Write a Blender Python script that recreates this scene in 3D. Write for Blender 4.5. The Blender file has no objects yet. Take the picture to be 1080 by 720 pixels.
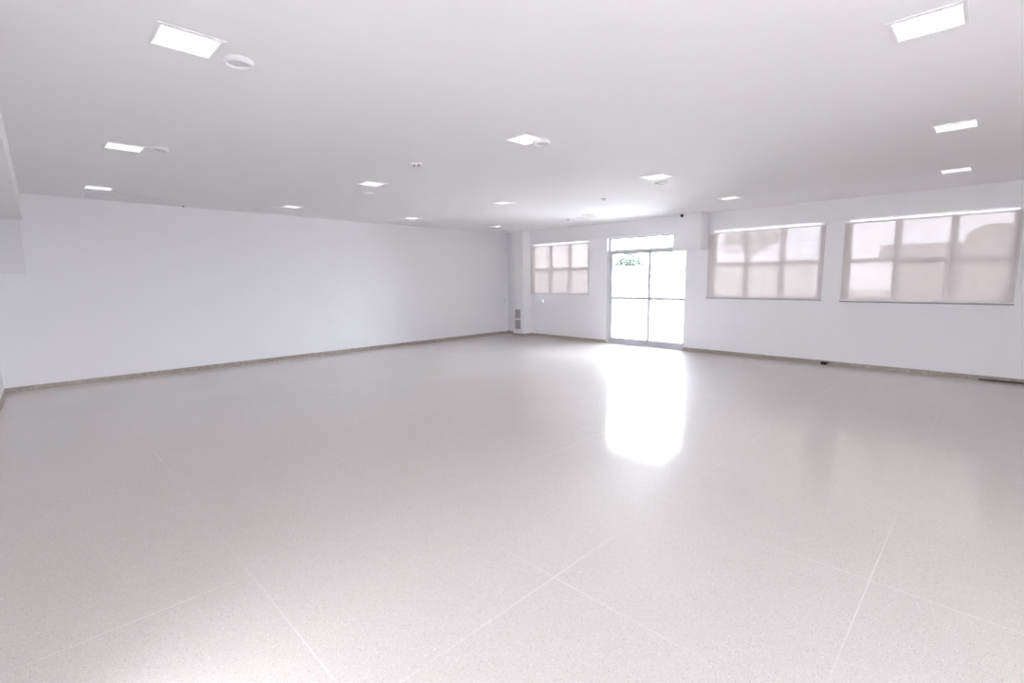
import bpy, bmesh, math, random
from mathutils import Matrix, Vector
random.seed(7)
EXPOSURE = 2.26
S = bpy.context.scene
C = S.collection
PI = math.pi

# room dimensions (metres)
H = 2.8          # ceiling
D = 9.856        # blank wall (y)
W = 9.754        # window wall (x)
YR = -3.7        # rear end of the room, behind the viewpoint
XN = -0.33       # near end wall at the blank wall
TILT = 0.0173    # the near end wall is a degree out of square

# ------------------------------------------------------------------ materials
def mat(name):
    m = bpy.data.materials.new(name); m.use_nodes = True
    nt = m.node_tree
    for n in list(nt.nodes): nt.nodes.remove(n)
    out = nt.nodes.new('ShaderNodeOutputMaterial')
    return m, nt, out

def N(nt, t, **kw):
    n = nt.nodes.new(t)
    for k, v in kw.items():
        if k.startswith('_'): setattr(n, k[1:], v)
        else: n.inputs[k.replace('__', ' ')].default_value = v
    return n

def paint(name, col, rough=0.6, var=0.02, scale=3.0, spec=0.3, metal=0.0, bump=0.0):
    m, nt, out = mat(name)
    p = N(nt, 'ShaderNodeBsdfPrincipled', Roughness=rough, Metallic=metal)
    p.inputs['Specular IOR Level'].default_value = spec
    tc = N(nt, 'ShaderNodeTexCoord')
    no = N(nt, 'ShaderNodeTexNoise', Scale=scale, Detail=4.0)
    nt.links.new(tc.outputs['Object'], no.inputs['Vector'])
    mx = N(nt, 'ShaderNodeMix', _data_type='RGBA')
    mx.inputs['A'].default_value = (*[c*(1-var) for c in col], 1)
    mx.inputs['B'].default_value = (*[min(1, c*(1+var)) for c in col], 1)
    nt.links.new(no.outputs['Fac'], mx.inputs['Factor'])
    nt.links.new(mx.outputs['Result'], p.inputs['Base Color'])
    if bump:
        n2 = N(nt, 'ShaderNodeTexNoise', Scale=160.0, Detail=3.0)
        nt.links.new(tc.outputs['Object'], n2.inputs['Vector'])
        b = N(nt, 'ShaderNodeBump', Strength=bump, Distance=0.002)
        nt.links.new(n2.outputs['Fac'], b.inputs['Height'])
        nt.links.new(b.outputs['Normal'], p.inputs['Normal'])
    nt.links.new(p.outputs[0], out.inputs[0])
    return m

def emit(name, col, s):
    m, nt, out = mat(name)
    e = N(nt, 'ShaderNodeEmission', Color=(*col, 1), Strength=s)
    nt.links.new(e.outputs[0], out.inputs[0])
    return m

def glass(name):
    m, nt, out = mat(name)
    fr = N(nt, 'ShaderNodeFresnel', IOR=1.35)
    tr = N(nt, 'ShaderNodeBsdfTransparent', Color=(0.97, 0.98, 0.98, 1))
    gl = N(nt, 'ShaderNodeBsdfGlossy', Roughness=0.02)
    mx = N(nt, 'ShaderNodeMixShader')
    nt.links.new(fr.outputs[0], mx.inputs[0]); nt.links.new(tr.outputs[0], mx.inputs[1])
    nt.links.new(gl.outputs[0], mx.inputs[2]); nt.links.new(mx.outputs[0], out.inputs[0])
    return m

def screen_fabric(name):
    # roller-blind screen cloth: mostly scattering, a little see-through weave
    m, nt, out = mat(name)
    tc = N(nt, 'ShaderNodeTexCoord')
    no = N(nt, 'ShaderNodeTexNoise', Scale=5.0, Detail=3.0)
    nt.links.new(tc.outputs['Object'], no.inputs['Vector'])
    mc = N(nt, 'ShaderNodeMix', _data_type='RGBA')
    mc.inputs['A'].default_value = (*BLIND_A, 1); mc.inputs['B'].default_value = (*BLIND_B, 1)
    nt.links.new(no.outputs['Fac'], mc.inputs['Factor'])
    df = N(nt, 'ShaderNodeBsdfDiffuse'); tl = N(nt, 'ShaderNodeBsdfTranslucent')
    nt.links.new(mc.outputs['Result'], df.inputs['Color'])
    tl.inputs['Color'].default_value = (*BLIND_T, 1)
    a = N(nt, 'ShaderNodeMixShader', Fac=BLIND_TL)
    nt.links.new(df.outputs[0], a.inputs[1]); nt.links.new(tl.outputs[0], a.inputs[2])
    tr = N(nt, 'ShaderNodeBsdfTransparent', Color=(1, 0.98, 0.97, 1))
    b = N(nt, 'ShaderNodeMixShader', Fac=BLIND_OPEN)
    nt.links.new(a.outputs[0], b.inputs[1]); nt.links.new(tr.outputs[0], b.inputs[2])
    nt.links.new(b.outputs[0], out.inputs[0])
    return m
BLIND_A = (0.61, 0.57, 0.565); BLIND_B = (0.65, 0.615, 0.61); BLIND_T = (0.85, 0.68, 0.63)
BLIND_TL = 0.03; BLIND_OPEN = 0.0125

def terrazzo():
    m, nt, out = mat('terrazzo')
    tc = N(nt, 'ShaderNodeTexCoord')
    L = nt.links.new
    def math_(op, a=None, b=None, c=None):
        n = N(nt, 'ShaderNodeMath', _operation=op)
        for i, v in enumerate((a, b, c)):
            if v is None: continue
            if isinstance(v, (int, float)): n.inputs[i].default_value = v
            else: L(v, n.inputs[i])
        return n.outputs[0]
    # cloudy base
    n1 = N(nt, 'ShaderNodeTexNoise', Scale=0.9, Detail=5.0, Roughness=0.6); L(tc.outputs['Object'], n1.inputs['Vector'])
    base = N(nt, 'ShaderNodeMix', _data_type='RGBA')
    base.inputs['A'].default_value = (*FLOOR_A, 1); base.inputs['B'].default_value = (*FLOOR_B, 1)
    L(n1.outputs['Fac'], base.inputs['Factor'])
    col = base.outputs['Result']
    # stone chips of three kinds
    for sc, thr, tint, amt, seed in ((230.0, 0.16, (0.36, 0.32, 0.30), 0.45, 0), (140.0, 0.07, (0.33, 0.24, 0.20), 0.5, 11), (190.0, 0.20, (0.86, 0.84, 0.82), 0.5, 23)):
        mp = N(nt, 'ShaderNodeMapping'); mp.inputs['Location'].default_value = (seed, seed*0.7, 0)
        L(tc.outputs['Object'], mp.inputs['Vector'])
        v = N(nt, 'ShaderNodeTexVoronoi', Scale=sc); L(mp.outputs[0], v.inputs['Vector'])
        sp = N(nt, 'ShaderNodeSeparateColor'); L(v.outputs['Color'], sp.inputs[0])
        rare = math_('LESS_THAN', sp.outputs[0], thr)
        near = math_('LESS_THAN', v.outputs['Distance'], 0.42)
        f = math_('MULTIPLY', math_('MULTIPLY', rare, near), amt)
        mx = N(nt, 'ShaderNodeMix', _data_type='RGBA'); L(f, mx.inputs['Factor']); L(col, mx.inputs['A'])
        mx.inputs['B'].default_value = (*tint, 1)
        col = mx.outputs['Result']
    # pale dividing strips, 1.085 m by 1.19 m panels
    sx = N(nt, 'ShaderNodeSeparateXYZ'); L(tc.outputs['Object'], sx.inputs[0])
    def strip(o, off, pitch, w):
        t = math_('DIVIDE', math_('SUBTRACT', o, off), pitch)
        d = math_('ABSOLUTE', math_('SUBTRACT', t, math_('ROUND', t)))
        return math_('LESS_THAN', math_('MULTIPLY', d, pitch), w/2)
    l = math_('MAXIMUM', strip(sx.outputs[0], 0.70, 1.087, 0.005), strip(sx.outputs[1], 0.325, 1.165, 0.005))
    n3 = N(nt, 'ShaderNodeTexNoise', Scale=0.55, Detail=2.0); L(tc.outputs['Object'], n3.inputs['Vector'])
    fr = N(nt, 'ShaderNodeMapRange'); fr.inputs['From Min'].default_value = 0.42; fr.inputs['From Max'].default_value = 0.62
    fr.inputs['To Min'].default_value = 0.06; fr.inputs['To Max'].default_value = 0.5; L(n3.outputs['Fac'], fr.inputs['Value'])
    mx = N(nt, 'ShaderNodeMix', _data_type='RGBA'); L(math_('MULTIPLY', l, fr.outputs[0]), mx.inputs['Factor']); L(col, mx.inputs['A'])
    mx.inputs['B'].default_value = (0.88, 0.86, 0.85, 1)
    p = N(nt, 'ShaderNodeBsdfPrincipled', Roughness=0.55)
    p.inputs['Specular IOR Level'].default_value = 0.2
    L(mx.outputs['Result'], p.inputs['Base Color'])
    p.inputs['Coat Weight'].default_value = COAT
    p.inputs['Coat IOR'].default_value = COAT_IOR
    # worn polish
    n2 = N(nt, 'ShaderNodeTexNoise', Scale=1.6, Detail=6.0, Roughness=0.65); L(tc.outputs['Object'], n2.inputs['Vector'])
    mr = N(nt, 'ShaderNodeMapRange'); mr.inputs['From Min'].default_value = 0.3; mr.inputs['From Max'].default_value = 0.7
    mr.inputs['To Min'].default_value = COAT_R0; mr.inputs['To Max'].default_value = COAT_R1
    L(n2.outputs['Fac'], mr.inputs['Value']); L(mr.outputs[0], p.inputs['Coat Roughness'])
    L(p.outputs[0], out.inputs[0])
    return m
SUN = 5.0
SKY = 7.4
FLOOR_A = (0.585, 0.540, 0.510); FLOOR_B = (0.64, 0.602, 0.575)
COAT, COAT_IOR, COAT_R0, COAT_R1 = 1.0, 1.46, 0.09, 0.15

def stone(name, a, b, scale=40):
    m, nt, out = mat(name)
    tc = N(nt, 'ShaderNodeTexCoord'); no = N(nt, 'ShaderNodeTexNoise', Scale=scale, Detail=6.0, Roughness=0.7)
    nt.links.new(tc.outputs['Object'], no.inputs['Vector'])
    cr = N(nt, 'ShaderNodeValToRGB'); cr.color_ramp.elements[0].position = 0.35; cr.color_ramp.elements[1].position = 0.65
    cr.color_ramp.elements[0].color = (*a, 1); cr.color_ramp.elements[1].color = (*b, 1)
    nt.links.new(no.outputs['Fac'], cr.inputs[0])
    p = N(nt, 'ShaderNodeBsdfPrincipled', Roughness=0.35)
    nt.links.new(cr.outputs[0], p.inputs['Base Color']); nt.links.new(p.outputs[0], out.inputs[0])
    return m

M = dict(
    wall=paint('white_wall_paint', (0.85, 0.847, 0.86), 0.7, 0.012, 1.2, bump=0.04),
    ceiling=paint('white_ceiling_paint', (0.85, 0.847, 0.86), 0.8, 0.012, 1.0),
    panel=paint('pale_grey_patch', (0.79, 0.785, 0.79), 0.6, 0.01),
    base=stone('taupe_stone_skirting', (0.31, 0.265, 0.235), (0.46, 0.41, 0.37), 22),
    white=paint('white_plastic', (0.82, 0.82, 0.83), 0.4, 0.01),
    grey=paint('grey_plastic', (0.42, 0.40, 0.41), 0.5, 0.02),
    midgrey=paint('pale_grey_plastic', (0.68, 0.67, 0.68), 0.5, 0.02),
    black=paint('black_plastic', (0.015, 0.013, 0.013), 0.3, 0.05),
    dark=paint('shadow_strip_dark', (0.10, 0.09, 0.075), 0.7, 0.1, 30),
    alu=paint('white_aluminium', (0.60, 0.60, 0.64), 0.4, 0.01, spec=0.5),
    alub=paint('bright_white_aluminium', (0.80, 0.80, 0.84), 0.35, 0.01, spec=0.5),
    steel=paint('brushed_steel', (0.45, 0.45, 0.47), 0.3, 0.02, metal=0.9),
    railing=paint('grey_blind_bar', (0.40, 0.40, 0.42), 0.4, 0.02),
    lamp=emit('lit_diffuser', (1.0, 0.99, 1.0), 1.0/2**EXPOSURE),
    glass=glass('clear_glass'),
    fabric=screen_fabric('screen_fabric'),
    floor=terrazzo(),
    paving=paint('grey_concrete_paving', (0.33, 0.325, 0.32), 0.9, 0.08, 0.8),
    render_white=paint('white_boundary_render', (0.72, 0.72, 0.72), 0.9, 0.03),
    render_grey=paint('grey_building_render', (0.20, 0.185, 0.185), 0.9, 0.06, 1.5),
    render_dark=paint('brown_building_render', (0.135, 0.115, 0.11), 0.9, 0.06, 1.5),
    metal_sheet=paint('pale_metal_roofing', (0.5, 0.5, 0.5), 0.5, 0.03),
    leaf=paint('green_leaves', (0.095, 0.112, 0.093), 0.7, 0.25, 6),
    bark=paint('brown_bark', (0.16, 0.12, 0.09), 0.9, 0.2, 12),
)

# ------------------------------------------------------------------ mesh helpers
def box(bm, x0, x1, y0, y1, z0, z1, bevel=0.0):
    v = [bm.verts.new((x, y, z)) for x in (x0, x1) for y in (y0, y1) for z in (z0, z1)]
    fs = [bm.faces.new([v[i] for i in f]) for f in ((0, 1, 3, 2), (4, 6, 7, 5), (0, 4, 5, 1), (2, 3, 7, 6), (0, 2, 6, 4), (1, 5, 7, 3))]
    if bevel:
        es = list({e for f in fs for e in f.edges})
        bmesh.ops.bevel(bm, geom=es, offset=bevel, segments=2, affect='EDGES', profile=0.6)
    return bm

def prism(bm, pts, z0, z1):
    a = [bm.verts.new((x, y, z0)) for x, y in pts]; b = [bm.verts.new((x, y, z1)) for x, y in pts]
    n = len(pts)
    bm.faces.new(a[::-1]); bm.faces.new(b)
    for i in range(n): bm.faces.new((a[i], a[(i+1) % n], b[(i+1) % n], b[i]))
    return bm

def cyl(bm, p0, p1, r, seg=16, r2=None):
    p0, p1 = Vector(p0), Vector(p1); d = p1-p0
    q = d.to_track_quat('Z', 'Y').to_matrix().to_4x4()
    mtx = Matrix.Translation((p0+p1)/2) @ q
    bmesh.ops.create_cone(bm, cap_ends=True, segments=seg, radius1=r, radius2=r if r2 is None else r2, depth=d.length, matrix=mtx)
    return bm

def lathe(bm, prof, seg=40, centre=(0, 0, 0)):
    rings = []
    for r, z in prof:
        rings.append([bm.verts.new((centre[0]+r*math.cos(2*PI*i/seg), centre[1]+r*math.sin(2*PI*i/seg), centre[2]+z)) for i in range(seg)] if r > 1e-6
                     else [bm.verts.new((centre[0], centre[1], centre[2]+z))])
    for a, b in zip(rings, rings[1:]):
        for i in range(seg):
            j = (i+1) % seg
            q = [a[i % len(a)], a[j % len(a)], b[j % len(b)], b[i % len(b)]]
            u = []
            for v in q:
                if v not in u: u.append(v)
            if len(u) > 2: bm.faces.new(u)
    return bm

def obj(name, bm, m, parent=None, smooth=False):
    bmesh.ops.recalc_face_normals(bm, faces=bm.faces)
    me = bpy.data.meshes.new(name); bm.to_mesh(me); bm.free()
    me.materials.append(M[m] if isinstance(m, str) else m)
    o = bpy.data.objects.new(name, me); C.objects.link(o)
    if smooth:
        for p in me.polygons: p.use_smooth = True
    if parent: o.parent = parent
    return o

def tag(o, label=None, cat=None, group=None, kind=None):
    if label: o['label'] = label
    if cat: o['category'] = cat
    if group: o['group'] = group
    if kind: o['kind'] = kind
    return o

def empty(name, loc, rz=0.0):
    o = bpy.data.objects.new(name, None); C.objects.link(o)
    o.location = loc; o.rotation_euler = (0, 0, rz); o.empty_display_size = 0.1
    return o

def struct(name, bm, m, label=None, cat=None):
    o = obj(name, bm, m); tag(o, label, cat, kind='structure'); return o

def copy_tree(o, parent=None):
    c = o.copy(); C.objects.link(c)
    if parent: c.parent = parent
    for ch in [x for x in S.objects if x.parent == o]: copy_tree(ch, c)
    return c
NB = bmesh.new

# ------------------------------------------------------------------ room shell
def xn(y): return XN - TILT*(D-y)       # face of the near end wall
T = 0.16
b = NB(); box(b, -1.2, W+0.25, YR-0.2, D+0.2, -0.2, 0.0)
struct('floor', b, 'floor', 'polished pale terrazzo floor with fine white joint lines', 'floor')
b = NB(); box(b, -1.2, W+0.25, YR-0.2, D+0.2, H, H+0.2)
struct('ceiling', b, 'ceiling', 'flat white plasterboard ceiling', 'ceiling')
b = NB(); box(b, -1.2, W+0.25, D, D+0.2, 0, H)
struct('wall_left', b, 'wall', 'long blank white wall without openings', 'wall')
b = NB()
NO = (1.6, 1.84, 1.75)     # unseen opening added in the near end wall to let in fill light
for ya, yb, za in ((NO[1], D, 0), (NO[0], NO[1], NO[2]), (YR, NO[0], 0)): prism(b, [(xn(yb)-0.2, yb), (xn(yb), yb), (xn(ya), ya), (xn(ya)-0.2, ya)], za, H)
struct('wall_near', b, 'wall', 'narrow strip of white end wall at the left edge of the view', 'wall')

# window wall, openings (y0, y1, z0, z1)
WIN = {1: (7.06, 8.92, 1.14, 2.432), 2: (2.17, 4.03, 1.13, 2.432), 3: (-0.165, 1.785, 1.13, 2.432)}
DOOR = (4.585, 6.53, 0.0, 2.455)
def pierced(bm, holes, y0, y1, x0, x1, z1):
    ys = sorted({y0, y1, *[h[0] for h in holes], *[h[1] for h in holes]})
    for a, c in zip(ys, ys[1:]):
        hs = [h for h in holes if h[0] <= a+1e-6 and h[1] >= c-1e-6]
        z = 0.0
        for h in sorted(hs, key=lambda h: h[2]):
            if h[2] > z+1e-6: box(bm, x0, x1, a, c, z, h[2])
            z = h[3]
        if z < z1-1e-6: box(bm, x0, x1, a, c, z, z1)
b = NB(); pierced(b, [*WIN.values(), DOOR], YR, D, W, W+T, H)
struct('wall_right', b, 'wall', 'white wall pierced by three windows and a glass door', 'wall')
# shallow beam face above window heads
b = NB(); box(b, W-0.018, W, 6.53, D, 2.455, H); box(b, W-0.018, W, -0.6, 4.14, 2.455, H); box(b, W-0.018, W, 4.14, 6.53, 2.47, H)
struct('trim_1', b, 'wall', 'shallow white beam face running above the window heads', 'beam')
# corner pillar and boxing beside the door head
b = NB(); box(b, 9.43, W, 8.955, 9.335, 0, H)
struct('wall_pillar', b, 'wall', 'square white pillar near the far corner', 'pillar')
b = NB(); box(b, 9.385, W, 4.14, 4.71, 2.07, H)
struct('wall_boxing', b, 'wall', 'white boxed projection hanging beside the top right of the door', 'boxing')
# dropped bulkhead along the near end wall
def xb(y): return 0.09 - TILT*(D-y)
b = NB(); prism(b, [(xn(D), D), (xb(D), D), (xb(YR), YR), (xn(YR), YR)], 2.43, H)
struct('ceiling_bulkhead', b, 'wall', 'dropped white bulkhead at the top left edge of the view', 'bulkhead')
# unseen rear wall, its opening added to bring light in behind the viewpoint
RH = [(-0.2, 1.15, 0.0, 2.6)]
b = NB()
xs = [xn(YR), -0.2, 1.15, W+T]
for i, (a, c) in enumerate(zip(xs, xs[1:])): box(b, a, c, YR-0.16, YR, 0 if i % 2 == 0 else 2.6, H)
struct('wall_rear', b, 'wall', 'unseen rear wall with an opening added for light', 'wall')

# skirting
BH, BT = 0.066, 0.014
b = NB(); box(b, xn(D), W, D-BT, D, 0, BH, 0.002)
struct('baseboard_left', b, 'base', 'taupe stone skirting along the blank wall', 'skirting')
b = NB()
for ya, yb in ((NO[1], D-BT), (YR, NO[0])): prism(b, [(xn(yb), yb), (xn(yb)+BT, yb), (xn(ya)+BT, ya), (xn(ya), ya)], 0, BH)
struct('baseboard_near', b, 'base', 'taupe stone skirting at the left edge of the view', 'skirting')
b = NB()
box(b, W-BT, W, 9.335, D-BT, 0, BH, 0.002); box(b, 9.43-BT, 9.43, 8.955-BT, 9.335+BT, 0, BH, 0.002)
box(b, 9.43, W, 8.955-BT, 8.955, 0, BH, 0.002); box(b, 9.43, W, 9.335, 9.335+BT, 0, BH, 0.002)
box(b, W-BT, W, 6.53, 8.955-BT, 0, BH, 0.002); box(b, W-BT, W, YR, 4.585, 0, BH, 0.002)
struct('baseboard_right', b, 'base', 'taupe stone skirting along the window wall', 'skirting')

# thin slab under the bulkhead, slightly greyer than the wall
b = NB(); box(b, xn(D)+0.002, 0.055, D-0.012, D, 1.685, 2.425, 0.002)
o = obj('wall_patch', b, 'panel')
tag(o, 'flat slightly greyer patch on the blank wall below the bulkhead', 'wall panel')

# ------------------------------------------------------------------ windows
def frame_ring(bm, x0, x1, y0, y1, z0, z1, w, bev=0.003, top=None):
    box(bm, x0, x1, y0, y0+w, z0, z1, bev); box(bm, x0, x1, y1-w, y1, z0, z1, bev)
    box(bm, x0, x1, y0+w, y1-w, z0, z0+w, bev); box(bm, x0, x1, y0+w, y1-w, z1-(top or w), z1, bev)

WL = {1: 'white framed window of six panes left of the door, nearest the pillar',
      2: 'white framed window of six panes just right of the door',
      3: 'wide white framed window of six panes at the right edge of the view'}
for n, (y0, y1, z0, z1) in WIN.items():
    r = tag(empty('window_%d' % n, (W+0.05, (y0+y1)/2, z0)), WL[n], 'window', kind='structure')
    ox, oy, oz = r.location
    X0, X1 = 0.0, 0.055
    Y0, Y1, Z1 = y0-oy, y1-oy, z1-oz
    b = NB(); frame_ring(b, X0, X1, Y0, Y1, 0, Z1, 0.045, top=0.018); obj('window_frame', b, 'alub', r)
    third = (Y1-Y0)/3; ZR = 1.78-oz
    b = NB()
    for k in (1, 2): box(b, X0+0.004, X1-0.004, Y0+k*third-0.042, Y0+k*third+0.042, 0.045, Z1-0.018, 0.003)
    obj('mullion', b, 'alub', r)
    b = NB(); box(b, X0+0.002, X1-0.006, Y0+0.045, Y1-0.045, ZR-0.036, ZR+0.036, 0.003); obj('transom_rail', b, 'alub', r)
    b = NB(); box(b, 0.025, 0.029, Y0+0.04, Y1-0.04, 0.04, Z1-0.015); obj('pane', b, 'glass', r)
    b = NB(); box(b, -0.05, 0.0, Y0, Y1, 0.0, 0.012, 0.002); obj('sill', b, 'wall', r)

# ------------------------------------------------------------------ door
y0, y1, z0, z1 = DOOR
r = tag(empty('door_1', (W+0.115, (y0+y1)/2, 0)), 'white aluminium double glass door with a fanlight above', 'door', kind='structure')
oy = (y0+y1)/2; Y0, Y1 = y0-oy, y1-oy
b = NB()
box(b, 0, 0.05, Y0, Y0+0.03, 0, z1, 0.003); box(b, 0, 0.05, Y1-0.03, Y1, 0, z1, 0.003)
box(b, 0, 0.05, Y0+0.03, Y1-0.03, z1-0.03, z1, 0.003); box(b, -0.01, 0.055, Y0+0.03, Y1-0.03, 2.105, 2.185, 0.003)
box(b, 0, 0.05, Y0+0.03, Y1-0.03, 0, 0.03, 0.003)
obj('door_frame', b, 'alu', r)
b = NB(); box(b, 0.02, 0.025, Y0+0.025, Y1-0.025, 2.17, z1-0.025); obj('fanlight_pane', b, 'glass', r)
mid = 5.487-oy
for side, (a, c) in enumerate(((Y0+0.032, mid+0.024), (mid-0.024, Y1-0.032))):
    dx = 0.0 if side else 0.026
    b = NB()
    fw = 0.052
    box(b, dx, dx+0.024, a, a+fw, 0.032, 2.113, 0.002); box(b, dx, dx+0.024, c-fw, c, 0.032, 2.113, 0.002)
    box(b, dx, dx+0.024, a+fw, c-fw, 0.032, 0.125, 0.002); box(b, dx, dx+0.024, a+fw, c-fw, 2.078, 2.113, 0.002)
    box(b, dx, dx+0.024, a+fw, c-fw, 1.035, 1.105, 0.002)
    lf = obj('door_leaf', b, 'alu', r)
    b = NB(); box(b, dx+0.010, dx+0.014, a+fw-0.008, c-fw+0.008, 0.12, 2.085); obj('glass_pane', b, 'glass', lf)
    if side == 1:
        b = NB(); box(b, dx-0.018, dx, a+0.008, a+0.034, 1.11, 1.27, 0.004)
        lf2 = obj('door_handle', b, 'steel', lf); lf2['label'] = 'grey metal pull handle'
b = NB(); box(b, -0.115, 0.05, Y0, Y1, 0.0, 0.012, 0.002); obj('threshold', b, 'alu', r)

# ------------------------------------------------------------------ roller blinds
def blind(y0, y1, zb, zt, bar, label, blab):
    r = tag(empty('roller_blind', (W-0.03, (y0+y1)/2, zt)), label, 'roller blind', 'roller blinds over the windows')
    hw = (y1-y0)/2; hgt = zt-zb
    # cloth with a very slight belly
    b = NB(); n, k = 24, 12
    g = [[b.verts.new((0.012+0.004*math.sin(PI*j/k)*math.cos(i*0.9), -hw+0.006+(2*hw-0.012)*i/n, -hgt*j/k)) for j in range(k+1)] for i in range(n+1)]
    for i in range(n):
        for j in range(k): b.faces.new((g[i][j], g[i+1][j], g[i+1][j+1], g[i][j+1]))
    obj('blind_fabric', b, 'fabric', r, True)
    b = NB(); cyl(b, (0.0, -hw, -0.010), (0.0, hw, -0.010), 0.013, 20); box(b, -0.02, 0.03, -hw-0.006, -hw, -0.026, 0.02, 0.002); box(b, -0.02, 0.03, hw, hw+0.006, -0.026, 0.02, 0.002)
    obj('head_roller', b, 'white', r)
    b = NB(); box(b, 0.004, 0.022, -hw, hw, -hgt-0.024, -hgt, 0.004)
    o = obj('bottom_bar', b, bar, r); o['label'] = blab
    if bar == 'white':  # black strip stands in for the shadow below the white bar
        b = NB(); box(b, 0.006, 0.020, -hw, hw, -hgt-0.036, -hgt-0.0245, 0.002); q = obj('bar_shadow', b, 'black', o); q['label'] = 'dark strip for the shadow under the bar'
    b = NB(); cyl(b, (-0.012, -hw+0.02, 0), (-0.012, -hw+0.02, -hgt*0.8), 0.0025, 8); cyl(b, (-0.018, -hw+0.02, 0), (-0.018, -hw+0.02, -hgt*0.8), 0.0025, 8)
    obj('bead_chain', b, 'white', r)
    return r
blind(7.015, 8.955, 1.155, 2.405, 'midgrey', 'pale screen roller blind drawn over the window left of the door', 'pale grey bottom bar')
blind(2.11, 4.125, 1.13, 2.405, 'railing', 'pale pinkish roller blind drawn over the window right of the door', 'grey bottom bar')
blind(-0.215, 1.845, 1.135, 2.405, 'white', 'wide beige roller blind at the right edge, dark building showing through', 'white bottom bar')
# white pole standing in the reveal beyond the last blind
b = NB(); cyl(b, (W-0.035, -0.262, 1.30), (W-0.035, -0.262, 2.40), 0.009, 12); cyl(b, (W-0.035, -0.262, 2.40), (W-0.035, -0.262, 2.43), 0.014, 12); cyl(b, (W-0.035, -0.262, 2.36), (W, -0.262, 2.36), 0.005, 8)
tag(obj('blind_wand', b, 'white'), 'thin white wand hanging at the right end of the wide blind', 'blind wand')

# ------------------------------------------------------------------ ceiling lights
HS = 0.134
def make_light():
    r = empty('ceiling_light', (0, 0, H))
    b = NB(); F = 0.152
    for x0, x1, y0, y1 in ((-F, F, -F, -HS), (-F, F, HS, F), (-F, -HS, -HS, HS), (HS, F, -HS, HS)): box(b, x0, x1, y0, y1, -0.006, 0, 0.0015)
    obj('light_frame', b, 'white', r)
    b = NB(); box(b, -HS, HS, -HS, HS, -0.003, -0.001); obj('diffuser', b, 'lamp', r)
    return r
XC = (0.78, 3.38, 5.80, 8.20); YC = (0.35, 3.16, 5.95, 8.65)
LAB = {(0, 1): 'large slanting lit panel at the top left, nearest of the left column',
       (0, 2): 'second lit ceiling panel down the left side, beside a faint round fitting',
       (0, 3): 'lowest lit panel at the left, in front of the slotted vent by the blank wall',
       (1, 0): 'largest lit panel, cut by the top edge at the upper right',
       (1, 1): 'lit diamond shaped panel at the top centre of the ceiling',
       (1, 2): 'lit panel left of centre with a faint round fitting below it',
       (1, 3): 'lit panel beside the middle vent close to the blank wall',
       (2, 0): 'long lit panel at the right, second down from the top right corner',
       (2, 1): 'lit panel right of centre, above the door and boxing',
       (2, 2): 'small lit panel at the centre, between top diamond and far corner',
       (2, 3): 'small lit panel close to the blank wall, right of the two before it',
       (3, 0): 'lowest lit panel at the right edge, above the wide window',
       (3, 1): 'lit panel above the window right of the door',
       (3, 2): 'small lit panel above the left side of the door',
       (3, 3): 'farthest smallest lit panel, right by the far corner'}
JIT = {(1, 0): (0, 0.0), (0, 3): (0.06, -0.02), (3, 0): (0, 0.1), (0, 1): (-0.04, 0), (0, 2): (0.02, -0.03)}
proto = None
for (i, j), lab in LAB.items():
    o = make_light() if proto is None else copy_tree(proto)
    if proto is None: proto = o
    dx, dy = JIT.get((i, j), (0, 0))
    o.location = (XC[i]+dx, YC[j]+dy, H)
    tag(o, lab, 'ceiling light', 'square light panels in the ceiling')

# round ceiling fittings
def make_disc():
    r = empty('ceiling_fitting', (0, 0, H))
    b = NB(); lathe(b, [(0.0825, 0), (0.084, -0.010), (0.080, -0.020), (0.070, -0.025), (0.060, -0.023), (0.057, -0.012), (0.057, -0.002), (0.0825, 0)])
    obj('outer_ring', b, 'white', r, True)
    b = NB(); lathe(b, [(0.057, -0.002), (0.057, -0.010), (0.035, -0.014), (0, -0.015)]); o = obj('centre_disc', b, 'midgrey', r, True); o['label'] = 'pale grey centre'
    return r
proto = None
for x, y, lab in ((1.005, 3.215, 'round white ceiling fitting with grey centre beside the top left light'),
                  (1.035, 5.765, 'flat round white fitting beside the second light on the left'),
                  (3.555, 3.12, 'round white fitting touching the top centre diamond light'),
                  (3.69, 6.59, 'faint round fitting below the light left of centre'),
                  (6.19, 3.30, 'round white fitting below the light right of centre'),
                  (9.0, 9.18, 'tiny round fitting on the ceiling by the far corner')):
    o = make_disc() if proto is None else copy_tree(proto)
    if proto is None: proto = o
    o.location = (x, y, H); tag(o, lab, 'ceiling fitting', 'round fittings on the ceiling')

# small sprinkler heads
def make_sprinkler():
    r = empty('ceiling_sprinkler', (0, 0, H))
    b = NB(); lathe(b, [(0.05, 0), (0.048, -0.008), (0.018, -0.014), (0, -0.014)], 24); obj('rosette', b, 'midgrey', r, True)
    b = NB(); cyl(b, (0, 0, -0.014), (0, 0, -0.022), 0.010, 12); lathe(b, [(0.0, -0.022), (0.022, -0.023), (0.022, -0.026), (0, -0.026)], 16); obj('nozzle', b, 'grey', r)
    return r
s = make_sprinkler(); s.location = (6.72, 4.57, H); tag(s, 'small grey sprinkler on the ceiling above the door area', 'sprinkler', 'grey sprinklers on the ceiling')
s = copy_tree(s); s.location = (8.38, 6.60, H); tag(s, 'small flat grey sprinkler just left of the small light above the door', 'sprinkler', 'grey sprinklers on the ceiling')

# two-eyed sensor
r = tag(empty('ceiling_sensor', (3.165, 4.59, H), math.radians(-45)), 'small white sensor with two dark eyes in mid ceiling', 'sensor')
b = NB(); box(b, -0.05, 0.05, -0.03, 0.03, -0.03, 0, 0.006); obj('housing', b, 'white', r)
for s in (-1, 1):
    b = NB(); cyl(b, (0.024*s, -0.022, -0.024), (0.024*s, -0.040, -0.042), 0.013, 16); obj('eye', b, 'grey', r)

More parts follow.
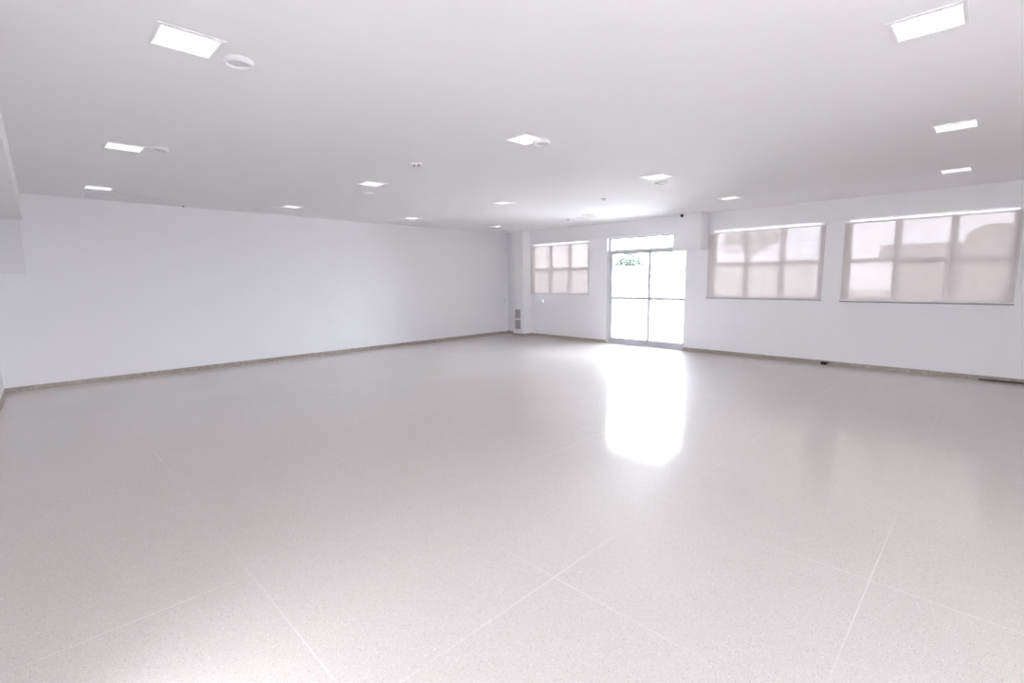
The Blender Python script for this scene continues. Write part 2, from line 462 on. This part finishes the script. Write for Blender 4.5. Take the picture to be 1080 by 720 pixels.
# CCTV camera under ceiling by the boxing
r = tag(empty('security_camera', (9.28, 4.48, H)), 'white ceiling security camera with a black lens beside the door boxing', 'security camera')
b = NB(); lathe(b, [(0.055, 0), (0.055, -0.018), (0.045, -0.028), (0, -0.028)], 28); obj('mounting_base', b, 'white', r, True)
b = NB(); bmesh.ops.create_uvsphere(b, u_segments=24, v_segments=14, radius=0.042, matrix=Matrix.Translation((0, 0, -0.058))); h = obj('camera_ball', b, 'white', r, True)
dv = Vector((-0.88, -0.42, -0.2)).normalized()
b = NB(); c0 = Vector((0, 0, -0.058)); cyl(b, c0+dv*0.030, c0+dv*0.052, 0.029, 24); o = obj('lens', b, 'black', h); o['label'] = 'round black lens'

# slotted air vents in the ceiling near the blank wall
def vent(x0, x1, y0, y1, nsl, lab):
    r = tag(empty('ceiling_vent', ((x0+x1)/2, (y0+y1)/2, H)), lab, 'air vent', 'slotted ceiling vents by the blank wall')
    hx, hy = (x1-x0)/2, (y1-y0)/2
    b = NB(); f = 0.03
    for a in ((-hx, hx, -hy, -hy+f), (-hx, hx, hy-f, hy), (-hx, -hx+f, -hy+f, hy-f), (hx-f, hx, -hy+f, hy-f)): box(b, a[0], a[1], a[2], a[3], -0.010, 0, 0.002)
    obj('vent_frame', b, 'white', r)
    b = NB(); box(b, -hx+f, hx-f, -hy+f, hy-f, -0.002, -0.0005); obj('backing', b, 'grey', r)
    b = NB(); n = nsl; p = (2*hy-2*f)/n
    for k in range(n):
        yc = -hy+f+p*(k+0.5)
        pts = [(-p*0.43, -0.0065), (-p*0.43, -0.0085), (p*0.43, -0.0075), (p*0.43, -0.0055)]
        vs = [[b.verts.new((xx, yc+py, pz)) for py, pz in pts] for xx in (-hx+f, hx-f)]
        b.faces.new(vs[0]); b.faces.new(vs[1][::-1])
        for q in range(4): b.faces.new((vs[0][q], vs[0][(q+1) % 4], vs[1][(q+1) % 4], vs[1][q]))
    o = obj('slats', b, 'ceiling', r)
vent(0.72, 1.62, 9.00, 9.62, 10, 'wide slotted white vent in the ceiling at the left, by the lowest left light')
vent(2.98, 4.02, 8.93, 9.45, 8, 'slotted white ceiling vent beside the middle light by the blank wall')
vent(5.55, 6.60, 8.95, 9.45, 8, 'slotted white ceiling vent by the blank wall nearest the far corner')
b = NB(); cyl(b, (2.014, 9.70, H), (2.014, 9.70, H-0.015), 0.02, 16); cyl(b, (2.014, 9.70, H-0.015), (2.014, 9.70, H-0.025), 0.012, 12)
tag(obj('ceiling_cable_gland', b, 'grey'), 'tiny grey cable gland on the ceiling right of the leftmost vent', 'cable gland')

# ------------------------------------------------------------------ wall fittings
# grille pair on the pillar
PX = 9.43
def grille(z0, z1, lab):
    y0, y1 = 9.05, 9.245
    r = tag(empty('wall_grille', (PX, (y0+y1)/2, z0)), lab, 'wall grille', 'grey grilles on the pillar')
    hw = (y1-y0)/2; hh = z1-z0
    b = NB(); frame_ring(b, -0.014, 0, -hw, hw, 0, hh, 0.018, 0.002); obj('grille_frame', b, 'grey', r)
    b = NB(); box(b, -0.004, 0, -hw+0.018, hw-0.018, 0.018, hh-0.018); obj('backing', b, 'grey', r)
    b = NB(); n = 9; p = (hh-0.036)/n
    for k in range(n):
        zc = 0.018+p*(k+0.5); box(b, -0.012, -0.004, -hw+0.018, hw-0.018, zc-p*0.3, zc+p*0.2)
    obj('slats', b, 'grey', r)
grille(0.475, 0.715, 'upper grey louvred grille on the pillar by the far corner')
grille(0.185, 0.435, 'lower grey louvred grille on the pillar by the far corner')

r = tag(empty('wall_socket', (W, 8.55, 0.965)), 'small grey socket on the wall beneath the blind left of the door', 'socket')
b = NB(); box(b, -0.012, 0, -0.038, 0.038, -0.055, 0.055, 0.005); obj('face_plate', b, 'white', r)
b = NB(); cyl(b, (-0.012, 0, -0.008), (-0.024, 0, -0.008), 0.026, 20); obj('outlet', b, 'midgrey', r)
r = tag(empty('wall_switch', (9.62, D, 0.93)), 'small white switch on the blank wall near the far corner', 'switch')
b = NB(); box(b, -0.04, 0.04, -0.012, 0, -0.06, 0.06, 0.005); obj('face_plate', b, 'white', r)
b = NB(); box(b, 0.008, 0.03, -0.018, -0.012, -0.03, 0.005, 0.002); obj('rocker', b, 'grey', r)
# black plug on skirting
b = NB(); box(b, W-0.06, W-BT, 1.955, 2.045, 0.0, 0.05, 0.008); cyl(b, (W-0.045, 1.955, 0.035), (W-0.06, 1.92, 0.045), 0.010, 10)
tag(obj('door_stop', b, 'black'), 'small black block at the foot of the window wall', 'door stop')
# dark strip put in for the shadow under the skirting at the right
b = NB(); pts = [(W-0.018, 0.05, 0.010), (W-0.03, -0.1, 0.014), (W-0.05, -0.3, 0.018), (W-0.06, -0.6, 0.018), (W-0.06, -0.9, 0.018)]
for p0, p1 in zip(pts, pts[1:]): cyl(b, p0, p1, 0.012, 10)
tag(obj('floor_shadow_strip', b, 'dark'), 'dark strip for the shadow at the foot of the wall, right edge', 'shadow strip')

# ------------------------------------------------------------------ outdoors
b = NB(); box(b, W+T+0.2, 70, -60, 60, -0.12, -0.02)
tag(obj('ground', b, 'paving'), 'bright concrete yard outside the glass door', 'ground', kind='structure')
b = NB(); box(b, -60, W+0.2, -60, YR-0.25, -0.12, -0.02); box(b, -60, -1.25, YR-0.25, 40, -0.12, -0.02)
tag(obj('ground', b, 'paving'), 'pale forecourt behind the viewpoint', 'ground', kind='structure')
# white boundary wall, 30 m out
b = NB(); box(b, 30.0, 30.2, 7.0, 40.0, -0.1, 2.30); box(b, 29.95, 30.25, 7.0, 40.0, 2.30, 2.36, 0.01)
tag(obj('boundary_wall', b, 'render_white'), 'long white boundary wall seen through the glass door', 'wall')
b = NB(); box(b, 29.72, 29.949, 14.42, 14.86, 2.12, 2.34, 0.02); box(b, 29.70, 29.949, 14.40, 14.88, 2.34, 2.37, 0.005)
tag(obj('wall_box', b, 'render_grey'), 'small grey box near the top of the boundary wall, right pane of the door', 'box')

def tree(name, lab, x, y, zc, rx, ry, rz, trunk_r=0.12, seed=1, n=2600, grp=None):
    rnd = random.Random(seed)
    r = tag(empty(name, (x, y, -0.02)), lab, 'tree', grp)
    b = NB(); cyl(b, (0, 0, 0), (0.05, 0.05, zc), trunk_r, 12, trunk_r*0.5)
    for k in range(5):
        a = k*1.26; cyl(b, (0.03, 0.03, zc*0.72), (rx*0.5*math.cos(a), ry*0.5*math.sin(a), zc+rz*0.2), trunk_r*0.4, 8, trunk_r*0.15)
    obj('trunk', b, 'bark', r)
    b = NB()
    lobes = [(rnd.uniform(-.55, .55)*rx, rnd.uniform(-.55, .55)*ry, rnd.uniform(-.35, .45)*rz, rnd.uniform(.42, .62)) for _ in range(9)]
    for _ in range(n):
        lx, ly, lz, ls = rnd.choice(lobes)
        u = Vector((rnd.gauss(0, 1), rnd.gauss(0, 1), rnd.gauss(0, 1))).normalized()*rnd.uniform(0.6, 1.0)
        c = Vector((lx+u.x*rx*ls, ly+u.y*ry*ls, zc+lz+u.z*rz*ls))
        s = rnd.uniform(0.10, 0.2)
        q = Matrix.Rotation(rnd.uniform(0, 6.28), 3, Vector((rnd.gauss(0, 1), rnd.gauss(0, 1), rnd.gauss(0, 1))).normalized())
        vs = [b.verts.new(c+q@Vector(p)) for p in ((-s, 0, 0), (0, -s*0.45, 0.02), (s, 0, 0), (0, s*0.45, 0.02))]
        b.faces.new(vs)
    obj('foliage', b, 'leaf', r)
# behind the boundary wall through the left pane of the door
tree('leafy_tree', 'low green tree above the boundary wall in the left door pane', 36.5, 22.4, 2.75, 1.6, 1.3, 0.95, seed=3)
tree('leafy_tree', 'lower spreading tree left of the taller one behind the boundary wall', 42, 28.4, 2.6, 1.3, 1.2, 0.7, seed=5, n=1500)
tree('leafy_tree', 'lowest bushy tree right of the taller one behind the boundary wall', 42, 24.2, 2.5, 1.2, 1.3, 0.75, seed=8, n=1500)
# building beyond the wide window
r = tag(empty('neighbour_building', (20, -2.0, 0)), 'low grey and brown building seen through the wide blind', 'building')
b = NB(); box(b, 0.0, 6, -8, 4.78, 2.06, 2.52, 0.02); obj('parapet', b, 'render_grey', r)
b = NB(); box(b, 0.1, 6, -8, 4.35, -0.05, 2.06); obj('wall_face', b, 'render_dark', r)
b = NB(); box(b, -0.06, 0.0, 3.5, 4.2, 2.28, 2.33, 0.005); obj('metal_flashing', b, 'metal_sheet', r)
tree('round_tree', 'round tree top rising behind the building through the wide blind', 27, 0.2, 3.0, 0.9, 0.85, 0.75, seed=12, n=1600)
tree('slender_tree', 'faint leafy tree seen through the upper panes right of the door', 24, 8.2, 3.2, 1.0, 1.3, 0.9, trunk_r=0.05, seed=15, n=420)

# ------------------------------------------------------------------ world
w = bpy.data.worlds.new('overcast_sky'); S.world = w; w.use_nodes = True
nt = w.node_tree
for n in list(nt.nodes): nt.nodes.remove(n)
out = nt.nodes.new('ShaderNodeOutputWorld')
tc = N(nt, 'ShaderNodeTexCoord')
no = N(nt, 'ShaderNodeTexNoise', Scale=2.6, Detail=6.0, Roughness=0.6)
cr = N(nt, 'ShaderNodeValToRGB')
cr.color_ramp.elements[0].position = 0.38; cr.color_ramp.elements[0].color = (0.74, 0.84, 1.0, 1)
cr.color_ramp.elements[1].position = 0.62; cr.color_ramp.elements[1].color = (1.0, 0.985, 0.98, 1)
bg = N(nt, 'ShaderNodeBackground', Strength=SKY)
nt.links.new(tc.outputs['Generated'], no.inputs['Vector']); nt.links.new(no.outputs['Fac'], cr.inputs[0])
nt.links.new(cr.outputs[0], bg.inputs['Color']); nt.links.new(bg.outputs[0], out.inputs[0])
try: w.cycles.sampling_method = 'MANUAL'; w.cycles.sample_map_resolution = 256
except Exception: pass

sl = bpy.data.lights.new('sun', 'SUN'); sl.energy = SUN; sl.angle = math.radians(3); sl.color = (1.0, 0.97, 0.93)
so = bpy.data.objects.new('sun', sl); C.objects.link(so)
so.rotation_euler = Vector((0.0, 0.6, 1.0)).to_track_quat('Z', 'Y').to_euler()
# sky portals in the wall openings (they emit nothing, they only guide sky light sampling)
def portal(loc, rot, sx, sy):
    l = bpy.data.lights.new('sky_portal', 'AREA'); l.shape = 'RECTANGLE'; l.size = sx; l.size_y = sy
    l.cycles.is_portal = True
    o = bpy.data.objects.new('sky_portal', l); C.objects.link(o); o.location = loc; o.rotation_euler = rot
    return o
R90 = math.radians(90)
for x0, x1, a, c in RH: portal(((x0+x1)/2, YR-0.2, (a+c)/2), (R90, 0, 0), x1-x0, c-a)
portal((xn(NO[0])-0.25, (NO[0]+NO[1])/2, NO[2]/2), (R90, 0, -R90), NO[1]-NO[0], NO[2])
for y0, y1, z0, z1 in (DOOR, *WIN.values()): portal((W+T+0.02, (y0+y1)/2, (z0+z1)/2), (R90, 0, R90), y1-y0, z1-z0)

# ------------------------------------------------------------------ camera
yaw, pitch, roll, F = 0.787645485, 0.127739730, -0.0102255654, 508.923801
f = Vector((math.sin(yaw)*math.cos(pitch), math.cos(yaw)*math.cos(pitch), -math.sin(pitch)))
rr = Vector((math.cos(yaw), -math.sin(yaw), 0)); u = rr.cross(f)
r2 = rr*math.cos(roll)+u*math.sin(roll); u2 = -rr*math.sin(roll)+u*math.cos(roll)
cam = bpy.data.cameras.new('camera'); co = bpy.data.objects.new('camera', cam); C.objects.link(co)
mw = Matrix((r2, u2, -f)).transposed().to_4x4(); mw.translation = (0, 0, 1.5272)
co.matrix_world = mw
cam.sensor_fit = 'HORIZONTAL'; cam.sensor_width = 36.0; cam.lens = F/1080*36.0; cam.clip_start = 0.02; cam.clip_end = 300
S.camera = co

# ------------------------------------------------------------------ render look
vs = S.view_settings
vs.view_transform = 'Standard'; vs.look = 'None'; vs.exposure = EXPOSURE; vs.gamma = 1.0; vs.use_curve_mapping = False
S.cycles.max_bounces = 14; S.cycles.diffuse_bounces = 10; S.cycles.glossy_bounces = 4; S.cycles.transparent_max_bounces = 12
S.cycles.use_denoising = True
S.cycles.caustics_reflective = False; S.cycles.caustics_refractive = False
S.cycles.sample_clamp_indirect = 8.0
